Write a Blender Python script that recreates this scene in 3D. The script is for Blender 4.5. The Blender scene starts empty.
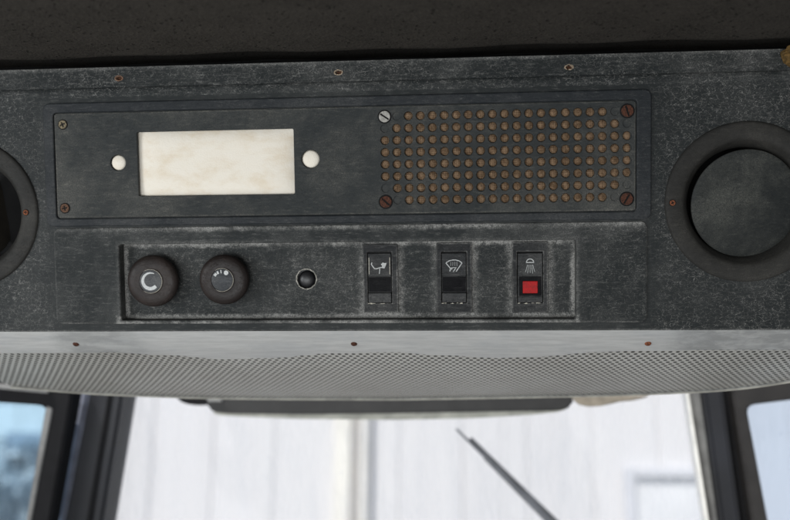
import bpy, bmesh, math, random
from mathutils import Matrix, Vector
PI = math.pi
rad = math.radians
random.seed(7)
SC = bpy.context.scene
COL = SC.collection
U = 0.00072            # one console unit = 0.72 mm

# ------------------------------------------------------------------ camera, world, light
# console frame: face of the console = plane y 0, x right, z up, origin near its middle.
TILT = 15.5
M = Matrix.Translation((0, 0, 2.3)) @ Matrix.Rotation(rad(TILT), 4, 'X')
F = 900.0
D = 0.648
_p, _t, _r = rad(4.75), rad(3.5), rad(-0.8)
FW = Vector((-math.sin(_p)*math.cos(_t), math.cos(_p)*math.cos(_t), -math.sin(_t)))
_rt = FW.cross(Vector((0, 0, 1))).normalized()
_up = _rt.cross(FW)
RT = _rt*math.cos(_r) + _up*math.sin(_r)
UP = -_rt*math.sin(_r) + _up*math.cos(_r)
CP = FW*(-D)
cam = bpy.data.cameras.new('camera')
cam.sensor_width = 36
cam.lens = F/790*36
cam.clip_start = 0.01
cam.clip_end = 500
cam.dof.use_dof = True
cam.dof.focus_distance = 0.64
cam.dof.aperture_fstop = 4.5
co = bpy.data.objects.new('camera', cam)
COL.objects.link(co)
mm = Matrix.Identity(4)
for i in range(3):
    mm[i][0], mm[i][1], mm[i][2], mm[i][3] = RT[i], UP[i], -FW[i], CP[i]
co.matrix_world = M @ mm
SC.camera = co

SUN_EL, SUN_AZ = 52, 205     # sun behind the viewer, a little to the left
W = bpy.data.worlds.new('World')
SC.world = W
W.use_nodes = True
nt = W.node_tree
sky = nt.nodes.new('ShaderNodeTexSky')
sky.sky_type = 'NISHITA'
sky.sun_disc = False
sky.sun_elevation = rad(SUN_EL)
sky.sun_rotation = rad(SUN_AZ)
bg = nt.nodes['Background']
nt.links.new(sky.outputs[0], bg.inputs[0])
bg.inputs[1].default_value = 0.15

def light(name, kind, loc, target, energy, size=1, size_y=None, color=(1, 1, 1), local=True):
    l = bpy.data.lights.new(name, kind)
    l.energy = energy
    l.color = color
    if kind == 'AREA':
        l.size = size
        if size_y:
            l.shape = 'RECTANGLE'
            l.size_y = size_y
    if kind == 'SUN':
        l.angle = rad(0.5)
    o = bpy.data.objects.new(name, l)
    COL.objects.link(o)
    loc, target = Vector(loc), Vector(target)
    m = Matrix.Translation(loc) @ (target-loc).to_track_quat('-Z', 'Y').to_matrix().to_4x4()
    o.matrix_world = (M @ m) if local else m
    return o
az = rad(SUN_AZ)
sd = Vector((math.sin(az)*math.cos(rad(SUN_EL)), math.cos(az)*math.cos(rad(SUN_EL)), math.sin(rad(SUN_EL))))
light('sun', 'SUN', sd*20, (0, 0, 0), 4.1, color=(1, .96, .9), local=False)
# daylight through the cab's left door and its rear window (both outside the frame)
light('left_door_daylight', 'AREA', (-0.90, -0.72, 0.10), (0, 0, 0.02), 8.0, 0.5, 0.5, (0.93, .97, 1))
light('rear_window_daylight', 'AREA', (-0.15, -1.5, -0.27), (0, 0, 0.0), 13, 1.0, 0.4, (0.95, .98, 1))
SC.view_settings.view_transform = 'Standard'
SC.view_settings.look = 'None'
SC.view_settings.exposure = 0.0
SC.view_settings.gamma = 1

# ------------------------------------------------------------------ helpers: placing
def P(px, py, Y):
    """point at depth Y (console frame, m) on the sight line of photo pixel px, py"""
    d = FW*F + RT*(px-395) - UP*(py-260)
    return CP + d*((Y-CP.y)/d.y)

def PW(px, py, YW):
    """the same in world space, on the world plane y = YW"""
    d = M.to_3x3() @ (FW*F + RT*(px-395) - UP*(py-260))
    c = M @ CP
    return c + d*((YW-c.y)/d.y)

def K(x, z, y):
    """x, z (units) read off the face plane, moved to depth y (units)"""
    s = 1 + y*U/D
    cx, cz = CP.x/U, CP.z/U
    return cx+(x-cx)*s, cz+(z-cz)*s

# ------------------------------------------------------------------ helpers: meshes
def finish(me, angle=35):
    me.shade_smooth()
    me.set_sharp_from_angle(angle=rad(angle))
    return me

def link(name, me, mat, parent=None, label=None, matrix=None):
    o = bpy.data.objects.new(name, me)
    COL.objects.link(o)
    if mat:
        me.materials.clear()
        me.materials.append(mat)
    if parent:
        o.parent = parent
    elif matrix is not None:
        o.matrix_world = matrix
    if label:
        o['label'] = label
    return o

def tag(o, label=None, cat=None, group=None, kind=None):
    if label: o['label'] = label
    if cat: o['category'] = cat
    if group: o['group'] = group
    if kind: o['kind'] = kind
    return o

def empty(name, matrix, label, cat, group=None):
    o = bpy.data.objects.new(name, None)
    o.empty_display_size = 0.05
    COL.objects.link(o)
    o.matrix_world = matrix
    return tag(o, label, cat, group)

def circ(cx, cz, r, n=32, a0=0, rx=None):
    rx = rx or r
    return [(cx+rx*math.cos(a0+2*PI*i/n), cz+r*math.sin(a0+2*PI*i/n)) for i in range(n)]

def rrect(x0, z0, x1, z1, r=2, n=6):
    out = []
    for cx, cz, a in ((x1-r, z1-r, 0), (x0+r, z1-r, PI/2), (x0+r, z0+r, PI), (x1-r, z0+r, 1.5*PI)):
        for i in range(n+1):
            b = a+i*PI/2/n
            out.append((cx+r*math.cos(b), cz+r*math.sin(b)))
    return out

def jag(loop, amp, seed=1):
    rnd = random.Random(seed)
    return [(x+rnd.uniform(-amp, amp), z+rnd.uniform(-amp, amp)) for x, z in loop]

def plate(outer, holes, y_front, thick, bevel=0.5, res=2, scale=U):
    """flat panel in the face plane with real holes and bevelled edges; all numbers in units"""
    cu = bpy.data.curves.new('t', 'CURVE')
    cu.dimensions = '2D'
    cu.fill_mode = 'BOTH'
    for lp in [outer]+list(holes):
        s = cu.splines.new('POLY')
        s.points.add(len(lp)-1)
        s.use_cyclic_u = True
        for i, (x, z) in enumerate(lp):
            s.points[i].co = (x*scale, z*scale, 0, 1)
    b = min(bevel, thick*0.45)*scale
    cu.bevel_depth = b
    cu.bevel_resolution = res
    cu.offset = -b
    cu.extrude = thick*scale/2-b
    o = bpy.data.objects.new('t', cu)
    COL.objects.link(o)
    bpy.context.view_layer.update()
    me = bpy.data.meshes.new_from_object(o.evaluated_get(bpy.context.evaluated_depsgraph_get()))
    bpy.data.objects.remove(o)
    bpy.data.curves.remove(cu)
    me.transform(Matrix.Translation((0, (y_front+thick/2)*scale, 0)) @ Matrix.Rotation(PI/2, 4, 'X'))
    return finish(me)

def join(*ms):
    bm = bmesh.new()
    for m_ in ms:
        bm.from_mesh(m_)
    me = bpy.data.meshes.new('j')
    bm.to_mesh(me)
    bm.free()
    return finish(me)

def lathe(cx, cz, prof, n=72, tilt=None, scale=U):
    """profile of (radius, y) turned about the y axis through cx, cz"""
    bm = bmesh.new()
    rings = []
    for r, y in prof:
        if r < 1e-6:
            rings.append([bm.verts.new((0, y*scale, 0))])
        else:
            rings.append([bm.verts.new((r*scale*math.cos(2*PI*i/n), y*scale, r*scale*math.sin(2*PI*i/n))) for i in range(n)])
    for a, b in zip(rings, rings[1:]):
        for i in range(n):
            j = (i+1) % n
            if len(a) == 1 and len(b) > 1:
                bm.faces.new((a[0], b[i], b[j]))
            elif len(b) == 1 and len(a) > 1:
                bm.faces.new((a[i], a[j], b[0]))
            elif len(a) > 1:
                bm.faces.new((a[i], a[j], b[j], b[i]))
    bmesh.ops.recalc_face_normals(bm, faces=bm.faces)
    me = bpy.data.meshes.new('l')
    bm.to_mesh(me)
    bm.free()
    if tilt is not None:
        me.transform(tilt)
    me.transform(Matrix.Translation((cx*scale, 0, cz*scale)))
    return finish(me, 50)

def extrude_x(prof, x0, x1, bevel=0.4, scale=U):
    """closed (y, z) profile extruded along x"""
    bm = bmesh.new()
    a = [bm.verts.new((x0*scale, y*scale, z*scale)) for y, z in prof]
    b = [bm.verts.new((x1*scale, y*scale, z*scale)) for y, z in prof]
    bm.faces.new(a)
    bm.faces.new(list(reversed(b)))
    n = len(prof)
    for i in range(n):
        j = (i+1) % n
        bm.faces.new((a[j], a[i], b[i], b[j]))
    bmesh.ops.recalc_face_normals(bm, faces=bm.faces)
    if bevel:
        bmesh.ops.bevel(bm, geom=list(bm.edges), offset=bevel*scale, segments=2, affect='EDGES', clamp_overlap=True)
    me = bpy.data.meshes.new('e')
    bm.to_mesh(me)
    bm.free()
    return finish(me)

def stroke(pts, w, y, closed=False, th=0.15):
    """thin printed line along points (units)"""
    bm = bmesh.new()
    n = len(pts)
    L, R_ = [], []
    for i in range(n):
        p0 = Vector(pts[i-1] if (i or closed) else pts[i])
        p1 = Vector(pts[(i+1) % n] if (i < n-1 or closed) else pts[i])
        t = (p1-p0).normalized()
        nn = Vector((-t.y, t.x))*w/2
        ww = Vector(pts[i])
        L.append(bm.verts.new(((ww.x+nn.x)*U, y*U, (ww.y+nn.y)*U)))
        R_.append(bm.verts.new(((ww.x-nn.x)*U, y*U, (ww.y-nn.y)*U)))
    for i in range(n if closed else n-1):
        j = (i+1) % n
        bm.faces.new((L[i], L[j], R_[j], R_[i]))
    r = bmesh.ops.extrude_face_region(bm, geom=list(bm.faces))
    for v in [g for g in r['geom'] if isinstance(g, bmesh.types.BMVert)]:
        v.co.y += th*U
    bmesh.ops.recalc_face_normals(bm, faces=bm.faces)
    me = bpy.data.meshes.new('s')
    bm.to_mesh(me)
    bm.free()
    return me

def prism(front, dvec, bevel=0.0):
    """polygon of 3-D points pushed along dvec"""
    bm = bmesh.new()
    a = [bm.verts.new(p) for p in front]
    b = [bm.verts.new(Vector(p)+Vector(dvec)) for p in front]
    bm.faces.new(a)
    bm.faces.new(list(reversed(b)))
    n = len(a)
    for i in range(n):
        j = (i+1) % n
        bm.faces.new((a[j], a[i], b[i], b[j]))
    bmesh.ops.recalc_face_normals(bm, faces=bm.faces)
    if bevel:
        bmesh.ops.bevel(bm, geom=list(bm.edges), offset=bevel, segments=3, affect='EDGES', clamp_overlap=True)
    me = bpy.data.meshes.new('p')
    bm.to_mesh(me)
    bm.free()
    return finish(me)

def grid_mesh(fn, nu, nv, uvfn=None):
    bm = bmesh.new()
    uvl = bm.loops.layers.uv.new('UVMap') if uvfn else None
    V = [[bm.verts.new(fn(i, j)) for j in range(nv)] for i in range(nu)]
    for i in range(nu-1):
        for j in range(nv-1):
            f = bm.faces.new((V[i][j], V[i+1][j], V[i+1][j+1], V[i][j+1]))
            if uvl:
                for lp, (a, b) in zip(f.loops, ((i, j), (i+1, j), (i+1, j+1), (i, j+1))):
                    lp[uvl].uv = uvfn(a, b)
    me = bpy.data.meshes.new('g')
    bm.to_mesh(me)
    bm.free()
    return finish(me, 60)

def box(x0, x1, y0, y1, z0, z1, bevel=0.0):
    return prism([(x0, y0, z0), (x1, y0, z0), (x1, y0, z1), (x0, y0, z1)], (0, y1-y0, 0), bevel)

# ------------------------------------------------------------------ helpers: materials
class N:
    def __init__(s, name):
        s.m = bpy.data.materials.new(name)
        s.m.use_nodes = True
        s.t = s.m.node_tree
        s.b = s.t.nodes['Principled BSDF']
        s.out = s.t.nodes['Material Output']
        s.co = s.new('ShaderNodeTexCoord').outputs['Object']
    def new(s, k, **kw):
        n = s.t.nodes.new(k)
        for a, v in kw.items():
            setattr(n, a, v)
        return n
    def put(s, sock, v):
        if isinstance(v, bpy.types.NodeSocket):
            s.t.links.new(v, sock)
        elif isinstance(v, (tuple, list)) and len(v) == 3 and sock.type == 'RGBA':
            sock.default_value = (*v, 1)
        else:
            sock.default_value = v
    def math(s, op, a, b=0.0, c=0.0, clamp=False):
        n = s.new('ShaderNodeMath', operation=op, use_clamp=clamp)
        for i, v in enumerate((a, b, c)):
            s.put(n.inputs[i], v)
        return n.outputs[0]
    def scale(s, v, xyz, loc=(0, 0, 0)):
        n = s.new('ShaderNodeMapping')
        s.put(n.inputs[0], v)
        n.inputs[1].default_value = loc
        n.inputs[3].default_value = xyz
        return n.outputs[0]
    def noise(s, v, sc, detail=4, rough=0.55, dist=0.0, col=False):
        n = s.new('ShaderNodeTexNoise')
        s.put(n.inputs['Vector'], v)
        n.inputs['Scale'].default_value = sc
        n.inputs['Detail'].default_value = detail
        n.inputs['Roughness'].default_value = rough
        n.inputs['Distortion'].default_value = dist
        return n.outputs[1 if col else 0]
    def ramp(s, v, a, b, o0=0.0, o1=1.0, smooth=True):
        n = s.new('ShaderNodeMapRange')
        if smooth: n.interpolation_type = 'SMOOTHSTEP'
        s.put(n.inputs[0], v)
        for i, q in enumerate((a, b, o0, o1)):
            s.put(n.inputs[1+i], q)
        return n.outputs[0]
    def mix(s, f, a, b):
        n = s.new('ShaderNodeMix', data_type='RGBA')
        s.put(n.inputs[0], f)
        s.put(n.inputs[6], a)
        s.put(n.inputs[7], b)
        return n.outputs[2]
    def vadd(s, a, b, k):
        n = s.new('ShaderNodeVectorMath', operation='MULTIPLY_ADD')
        s.put(n.inputs[0], b)
        n.inputs[1].default_value = (k, k, k)
        s.put(n.inputs[2], a)
        return n.outputs[0]
    def voro(s, v, sc, feat='DISTANCE_TO_EDGE', out=0):
        n = s.new('ShaderNodeTexVoronoi', feature=feat)
        s.put(n.inputs['Vector'], v)
        n.inputs['Scale'].default_value = sc
        return n.outputs[out]
    def xyz(s, v):
        n = s.new('ShaderNodeSeparateXYZ')
        s.put(n.inputs[0], v)
        return n.outputs
    def bump(s, h, dist=0.0005, strength=1.0):
        n = s.new('ShaderNodeBump')
        n.inputs['Strength'].default_value = strength
        n.inputs['Distance'].default_value = dist
        s.put(n.inputs['Height'], h)
        s.t.links.new(n.outputs[0], s.b.inputs['Normal'])
    def set(s, **kw):
        nm = dict(col='Base Color', rough='Roughness', metal='Metallic', spec='Specular IOR Level', coat='Coat Weight')
        for k, v in kw.items():
            s.put(s.b.inputs[nm[k]], v)
        return s
    def box_dist(s, x, z, rect):
        """distance (m) outside a rectangle given in units"""
        x0, z0, x1, z1 = [q*U for q in rect]
        dx = s.math('SUBTRACT', s.math('ABSOLUTE', s.math('SUBTRACT', x, (x0+x1)/2)), (x1-x0)/2)
        dz = s.math('SUBTRACT', s.math('ABSOLUTE', s.math('SUBTRACT', z, (z0+z1)/2)), (z1-z0)/2)
        return s.math('MAXIMUM', dx, dz)

DUST = (0.27, 0.265, 0.25)
def worn_plastic(name, base=(.014, .0165, .0168), crackle=0.5, scuff=0.3, film=0.12, patches=None, dusty=(), rough=0.6, warm=None, film_scale=14, spec=0.15):
    """old black plastic: dust film, pale crazed hairlines, scuffs, dust settled along given edges"""
    n = N(name)
    c = n.co
    x, y, z = n.xyz(c)
    ch = n.scale(c, (0.7, 1, 1))
    def hairs(sc, off, w):
        q = n.noise(n.scale(ch, (1, 1, 1), (off, 0, off)), sc, 1.5, 0.6, 0.6)
        return n.ramp(n.math('ABSOLUTE', n.math('SUBTRACT', q, 0.5)), w*0.3, w, 1, 0)
    l1 = hairs(380, 0.3, 0.017)
    l2 = hairs(560, 1.7, 0.02)
    l3 = n.ramp(n.voro(n.scale(n.vadd(c, n.noise(c, 300, 3, col=True), 0.003), (0.6, 1, 1)), 340), 0.006, 0.036, 1, 0)
    broken = n.ramp(n.noise(c, 210, 2), 0.44, 0.60)
    broken2 = n.ramp(n.noise(n.scale(c, (1, 1, 1), (3, 1, 2)), 240, 2), 0.44, 0.60)
    patch = n.ramp(n.noise(n.scale(c, (0.7, 1, 1)), 24, 5, 0.7), 0.32, 0.66, 0.3, 0.95)
    if patches is not None:
        patch = n.math('MULTIPLY', patch, n.ramp(patches(n, x, z), 0, 1), clamp=True)
    lines = n.math('MULTIPLY', n.math('MAXIMUM', n.math('MULTIPLY', l1, broken), n.math('MULTIPLY', l2, broken2)), 0.8)
    lines = n.math('MAXIMUM', lines, n.math('MULTIPLY', l3, n.ramp(n.noise(c, 330, 2), 0.42, 0.56)))
    lines = n.math('MULTIPLY', lines, patch)
    scr = n.ramp(n.noise(n.scale(c, (1, 5, 5)), 110, 6, 0.75), 0.50, 0.74)
    fl = n.ramp(n.noise(c, film_scale, 8, 0.72, 0.3), 0.42, 0.68)
    spk = n.ramp(n.noise(c, 900, 2), 0.62, 0.8)
    fine = n.ramp(n.noise(c, 1300, 3), 0.3, 0.7, 0.4, 1.6)
    amt = n.math('MULTIPLY', lines, crackle)
    amt = n.math('ADD', amt, n.math('MULTIPLY', scr, scuff))
    amt = n.math('ADD', amt, n.math('MULTIPLY', fl, film))
    amt = n.math('ADD', amt, n.math('MULTIPLY', spk, film*0.5))
    for rect, w, k in dusty:
        d = n.box_dist(x, z, rect)
        d = n.math('ADD', d, n.math('MULTIPLY', n.math('SUBTRACT', n.noise(c, 130, 4, 0.7), 0.5), w*U*1.3))
        band = n.math('MULTIPLY', n.ramp(n.math('ABSOLUTE', d), 0, w*U, 1, 0),
                      n.ramp(n.noise(c, 420, 6, 0.8), 0.36, 0.62, 0.25, 1.1))
        band = n.math('MULTIPLY', band, n.ramp(n.noise(n.scale(c, (1, 1, 1), (7, 3, 5)), 24, 3, 0.6), 0.38, 0.62, 0.3, 1.15))
        amt = n.math('ADD', amt, n.math('MULTIPLY', band, k))
    amt = n.math('MULTIPLY', n.math('MINIMUM', amt, 0.85), fine, clamp=True)
    col = n.mix(amt, base, warm or DUST)
    n.set(col=col, rough=n.math('ADD', n.math('MULTIPLY', amt, 0.35), rough, clamp=True), spec=spec)
    n.bump(n.math('ADD', n.math('MULTIPLY', n.noise(c, 1100, 3), 0.6), n.math('MULTIPLY', lines, 0.7)), 0.00018, 0.8)
    return n.m

def simple(name, col, rough=0.5, metal=0.0, var=0.25, sc=60, bump=0.0002, bsc=700, spec=0.5):
    n = N(name)
    v = n.ramp(n.noise(n.co, sc, 5, 0.65), 0.3, 0.7, 1-var, 1+var)
    vm = n.new('ShaderNodeVectorMath', operation='SCALE')
    vm.inputs[0].default_value = col
    n.t.links.new(v, vm.inputs['Scale'])
    n.set(col=vm.outputs[0], rough=rough, metal=metal, spec=spec)
    if bump:
        n.bump(n.noise(n.co, bsc, 4), bump, 0.7)
    return n.m

def rust(name, a=(.055, .018, .010), b=(.19, .065, .028), sc=900):
    n = N(name)
    n.set(col=n.mix(n.ramp(n.noise(n.co, sc, 5, 0.7), 0.35, 0.65), a, b), rough=0.85, spec=0.3)
    n.bump(n.noise(n.co, sc*1.4, 4), 0.0003, 1)
    return n.m

# console geometry numbers (units)
LOW = (-352, -63.4, 247.3, 35.8)
REC = (-283, -59.6, 178.6, 18.4)
RY = 11.5                         # depth of the recess floor
SW = [(-32.2, -52.8, 2.6, 15.8), (41.2, -53.6, 76.4, 16.6), (116.2, -54.0, 151.4, 16.8)]
def KR(r, y):
    a = K(r[0], r[1], y); b = K(r[2], r[3], y)
    return (a[0], a[1], b[0], b[1])
SWF = [KR(r, RY-3) for r in SW]

def ends(n, x, z):
    """crazing is strongest round the vents and right of the panels"""
    ax = n.ramp(n.math('ABSOLUTE', n.math('ADD', x, 0.036)), 0.205, 0.235)
    tp = n.math('MULTIPLY', n.ramp(z, 0.122, 0.130), 0.55)
    return n.math('MAXIMUM', ax, tp)
m_house = worn_plastic('crazed_black_plastic', crackle=0.62, scuff=0.20, film=0.07, patches=ends, rough=0.55,
                       dusty=[((-600, -71.5, 600, 260), 2.5, 0.35)])
m_top = worn_plastic('crazed_top_flange', crackle=0.5, scuff=0.3, film=0.12, rough=0.6,
                     dusty=[((-600, 120, 600, 199), 5, 0.35)])
def lowp(n, x, z):
    r = n.ramp(x, 0.125, 0.14)
    l = n.ramp(x, -0.205, -0.235)
    return n.math('MAXIMUM', n.math('MAXIMUM', r, n.math('MULTIPLY', l, 0.5)), 0.25)
m_low = worn_plastic('dusty_lower_plastic', crackle=0.42, scuff=0.26, film=0.14, patches=lowp, rough=0.6,
                     dusty=[((-500, -400, 500, 35), 6, 0.7), ((-352, -63, 247.5, 80), 2, 0.3), (REC, 5, 0.22), ((-286, -62.0, 180, -57.0), 3, 0.6)])
m_floor = worn_plastic('dusty_recess_plastic', crackle=0.42, scuff=0.28, film=0.10, rough=0.6,
                       dusty=[(REC, 6, 1.5)]+[(r, 9, 0.62) for r in SWF])
m_frame = worn_plastic('smooth_frame_plastic', base=(.016, .0185, .021), crackle=0.0, scuff=0.16, film=0.08, rough=0.5)
m_panel = worn_plastic('radio_panel_plastic', base=(.023, .026, .0265), crackle=0.0, scuff=0.20, film=0.20, rough=0.6, dusty=[((-346.6, 46.4, 235.6, 152.4), 2.0, 0.3)],
                       warm=(.20, .19, .165), film_scale=11)
m_vent = worn_plastic('vent_plastic', base=(.021, .0205, .019), crackle=0.0, scuff=0.12, film=0.12, rough=0.6, warm=(.16, .15, .13))
m_flap = worn_plastic('vent_flap_plastic', base=(.017, .019, .019), crackle=0.0, scuff=0.14, film=0.28, rough=0.55, warm=(.15, .15, .13))
m_bezel = worn_plastic('switch_bezel_plastic', base=(.010, .011, .012), crackle=0.0, scuff=0.22, film=0.12, rough=0.5,
                       dusty=[(r, 1.8, 0.5) for r in SWF]+[(KR(r, RY-3.2), 1.1, 0.42) for r in ((-28.0, -43.6, -3.4, 8.2), (46.0, -43.8, 71.4, 7.8), (121.0, -44.2, 146.6, 7.2))])
m_rock = worn_plastic('rocker_plastic', base=(.011, .012, .013), crackle=0.0, scuff=0.2, film=0.14, rough=0.45, spec=0.2)
m_gloss = worn_plastic('rocker_lower_plastic', base=(.005, .005, .006), crackle=0.0, scuff=0.04, film=0.02, rough=0.6, spec=0.06)
m_knob = worn_plastic('knob_plastic', base=(.014, .0105, .0095), crackle=0.0, scuff=0.07, film=0.09, rough=0.42, spec=0.2, warm=(.17, .13, .11))
m_insert = worn_plastic('knob_insert_plastic', base=(.035, .038, .042), crackle=0.0, scuff=0.2, film=0.2, rough=0.35)
m_black = simple('black_cavity', (.006, .006, .006), 0.8, spec=0.2)
m_white = simple('worn_white_print', (.40, .41, .40), 0.7, var=0.3, sc=900, bump=0)
m_rust = rust('rusty_steel', (.022, .009, .006), (.095, .034, .018))
m_rust2 = rust('bright_rust', (.08, .028, .014), (.24, .08, .035))
m_brass = rust('dull_brass', (.05, .04, .025), (.23, .19, .12))
m_silver = simple('scratched_steel', (.27, .26, .235), 0.55, 0.2, 0.3, 500, 0.0002, 1500)
m_chip = simple('chipped_pale_edge', (.48, .45, .38), 0.9, 0, 0.3, 900, 0.0003, 1500)

# ------------------------------------------------------------------ THE CONSOLE
console = empty('overhead_console', M, 'worn black overhead cab console with radio cutout, speaker grille, two knobs and three rocker switches', 'control console')
VR = (341, 53.2, 77.5)
VL = (-445, 52.2, 77.5)
face = plate(rrect(-540, -71.5, 540, 173, 3),
             [circ(VR[0], VR[1], 66, 64), circ(VL[0], VL[1], 66, 64), rrect(-300, -62, 200, 24, 2), rrect(-340, 50, 230, 148, 2)],
             0, 4, 1.2, 3)
# upper flange, tipped back, with three oval screw holes
TB = rad(-5)
ovals = [(-279, 187.2), (-54, 187.4), (172.5, 186.5)]
flange = plate(rrect(-540, 172, 540, 199, 1), [jag(circ(a, b-0.1, 2.1, 20, 0, 3.4), 0.3, i) for i, (a, b) in enumerate(ovals)], 0, 3, 0.6)
TM = Matrix.Translation((0, 0.0006, 172*U)) @ Matrix.Rotation(TB, 4, 'X') @ Matrix.Translation((0, 0, -172*U))
flange.transform(TM)
roll = extrude_x([(1.2+2.0*math.sin(a), 172.5+5.5*math.cos(a)) for a in [i*2*PI/28 for i in range(28)]], -540, 540, 0)
link('housing', join(face), m_house, console)
link('top_flange', join(flange, roll), m_top, console, 'tipped back upper flange with three oval screw holes')
link('rear_shell_light_stop', join(box(-540*U, 540*U, .0625, .0655, -55*U, 222*U), box(-540*U, 540*U, .004, .0625, -69*U, -67*U)), m_black, console)  # back of the console, raised to block sky light leaking above it
for i, (a, b) in enumerate(ovals):
    r = lathe(a, b, [(4.7, 0.05), (4.4, -0.12), (3.5, -0.15), (3.3, 0.5), (3.1, 3.5)], 28)
    # squash the pale worn ring to an oval
    for v in r.vertices:
        v.co.z = b*U + (v.co.z-b*U)*0.62
    rnd = random.Random(i)
    for v in r.vertices:
        v.co.x += rnd.uniform(-.0003, .0003); v.co.z += rnd.uniform(-.0003, .0003)
    r.transform(TM)
    link('screw_hole_rim', r, rust('worn_rim', (.12, .08, .05), (.42, .34, .25), 1300) if i else rust('rusty_rim', (.09, .045, .03), (.26, .16, .10), 1300), console)
    q = plate(circ(a, b, 5, 16), [], 3.2, 0.5, 0.1)
    q.transform(TM)
    link('screw_hole_backing', q, rust('hole_backing', (.02, .008, .004), (.09, .035, .015)), console)

# ---- bezel frame and radio panel
link('panel_frame', plate(rrect(-358.4, 37.4, 250.8, 163.2, 7), [rrect(-347.6, 45.6, 236.6, 153.3, 4)], -2.6, 6, 1.4, 3), m_frame, console)
gcols = [-8.2+11.79*i for i in range(21)]
grows = [142.6-11.83*j for j in range(8)]
open_h, blank = [], []
for j in range(8):
    for i in range(21):
        if i in (0, 20) and j in (0, 7): continue
        if (j in (0, 7) and i in (1, 19)) or (j in (1, 6) and i in (0, 20)):
            blank.append((gcols[i], grows[j]))
        else:
            open_h.append((gcols[i], grows[j]))
holes = [circ(a, b, 4.3, 18) for a, b in open_h] + [circ(a, b, 3.9, 18) for a, b in blank]
CUT = jag(rrect(-260.4, 67.4, -99.7, 132.4, 1.5, 3), 0.25, 4)
panel = plate(rrect(-346.6, 46.4, 235.6, 152.4, 3), holes+[CUT, circ(-281, 101.8, 8.0, 32), circ(-83, 102, 9.2, 32)], -2.0, 4, 0.7, 2)
rp = link('radio_panel', panel, m_panel, console, 'flat grey black plate with a rectangular radio cutout and a perforated speaker end')
bl = [plate(circ(a, b, 4.1, 18), [], -1.2, 2, 0.3) for a, b in blank]
for q_ in bl: link('blind_hole', q_, m_panel, rp)
# woven cloth bulging a little in every speaker hole
nc = N('brown_speaker_cloth')
w1 = n_ = nc.new('ShaderNodeTexWave', wave_type='BANDS', bands_direction='X'); nc.put(w1.inputs[0], nc.co); w1.inputs['Scale'].default_value = 330
w2 = nc.new('ShaderNodeTexWave', wave_type='BANDS', bands_direction='Z'); nc.put(w2.inputs[0], nc.co); w2.inputs['Scale'].default_value = 330
wv = nc.math('MULTIPLY', w1.outputs['Fac'], w2.outputs['Fac'])
vv = nc.ramp(nc.noise(nc.co, 260, 5, 0.75), 0.36, 0.64)
nc.set(col=nc.mix(wv, nc.mix(vv, (.07, .042, .025), (.16, .105, .068)), nc.mix(vv, (.25, .16, .09), (.50, .34, .20))), rough=0.95, spec=0.1)
nc.bump(nc.math('ADD', wv, nc.noise(nc.co, 1500, 3)), 0.0004, 1)
doms = [plate(rrect(-13, 54, 232, 148, 2), [], 1.2, 1, 0.2)]
for a, b in open_h:
    doms.append(lathe(a, b, [(4.6, 1.5), (4.0, 0.6), (2.9, -0.2), (1.4, -0.7), (0, -0.85)], 14))
link('speaker_cloth', join(*doms), nc.m, rp, 'rusty brown woven cloth showing through the speaker holes')

def screw(x, z, y, r, kind, mat, parent, label, rot=0.0, sunk=True):
    if kind == 'cross':
        a, b = 0.6*r, 0.14*r
        hole = [(a, -b), (a, b), (b, b), (b, a), (-b, a), (-b, b), (-a, b), (-a, -b), (-b, -b), (-b, -a), (b, -a), (b, -b)]
    else:
        a, b = 0.88*r, 0.13*r
        hole = [(-a, -b), (a, -b), (a, b), (-a, b)]
    c, s = math.cos(rot), math.sin(rot)
    hole = [(x+p*c-q*s, z+p*s+q*c) for p, q in hole]
    head = plate(circ(x, z, r, 32), [hole], y-1.1, 1.0, 0.35, 2)
    o = link('screw', head, mat, parent, label)
    link('slot', plate(circ(x, z, r*0.97, 32), [], y-0.6, 0.5, 0.1), m_black, o)  # black disc puts the slot's shade into the colour
    ring = plate(circ(x, z, r*1.24, 32), [circ(x, z, r*1.02, 32)], y-0.22, 0.5, 0.2)
    link('countersink', ring, m_black, o)
    return o
screw(-337.6, 141.4, -2, 4.3, 'cross', m_brass, rp, 'dull brass cross head screw', 0.4)
screw(-338.4, 56.4, -2, 4.5, 'cross', rust('dark_rust_screw', (.05, .025, .015), (.14, .075, .045)), rp, 'dark cross head screw', 0.2)
screw(-8.2, 142.2, -2, 5.6, 'slot', m_silver, rp, 'bright silver slotted screw', -0.6)
screw(-8.2, 58.2, -2, 5.8, 'slot', m_rust, rp, 'rusty slotted screw', -0.75)
screw(227.6, 142.6, -2, 5.8, 'slot', m_rust, rp, 'rusty slotted screw', -1.25)
screw(227.2, 57.7, -2, 5.8, 'slot', m_rust, rp, 'rusty slotted screw', 1.02)

# ---- lower moulding, recess walls and floor
link('lower_moulding', plate(rrect(*LOW, 7), [rrect(REC[0], REC[1], REC[2], REC[3], 2.5)], -2.2, RY+3, 1.8, 4), m_low, console)
bh = K(-89.9, -18.4, RY)
flo = plate(rrect(-300, -66, 200, 30, 2), [jag(circ(bh[0], bh[1], 10.2, 30), 0.45, 3)], RY, 3, 0.6)
fl_ = link('switch_panel', flo, m_floor, console, 'dusty recessed switch panel')
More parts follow.
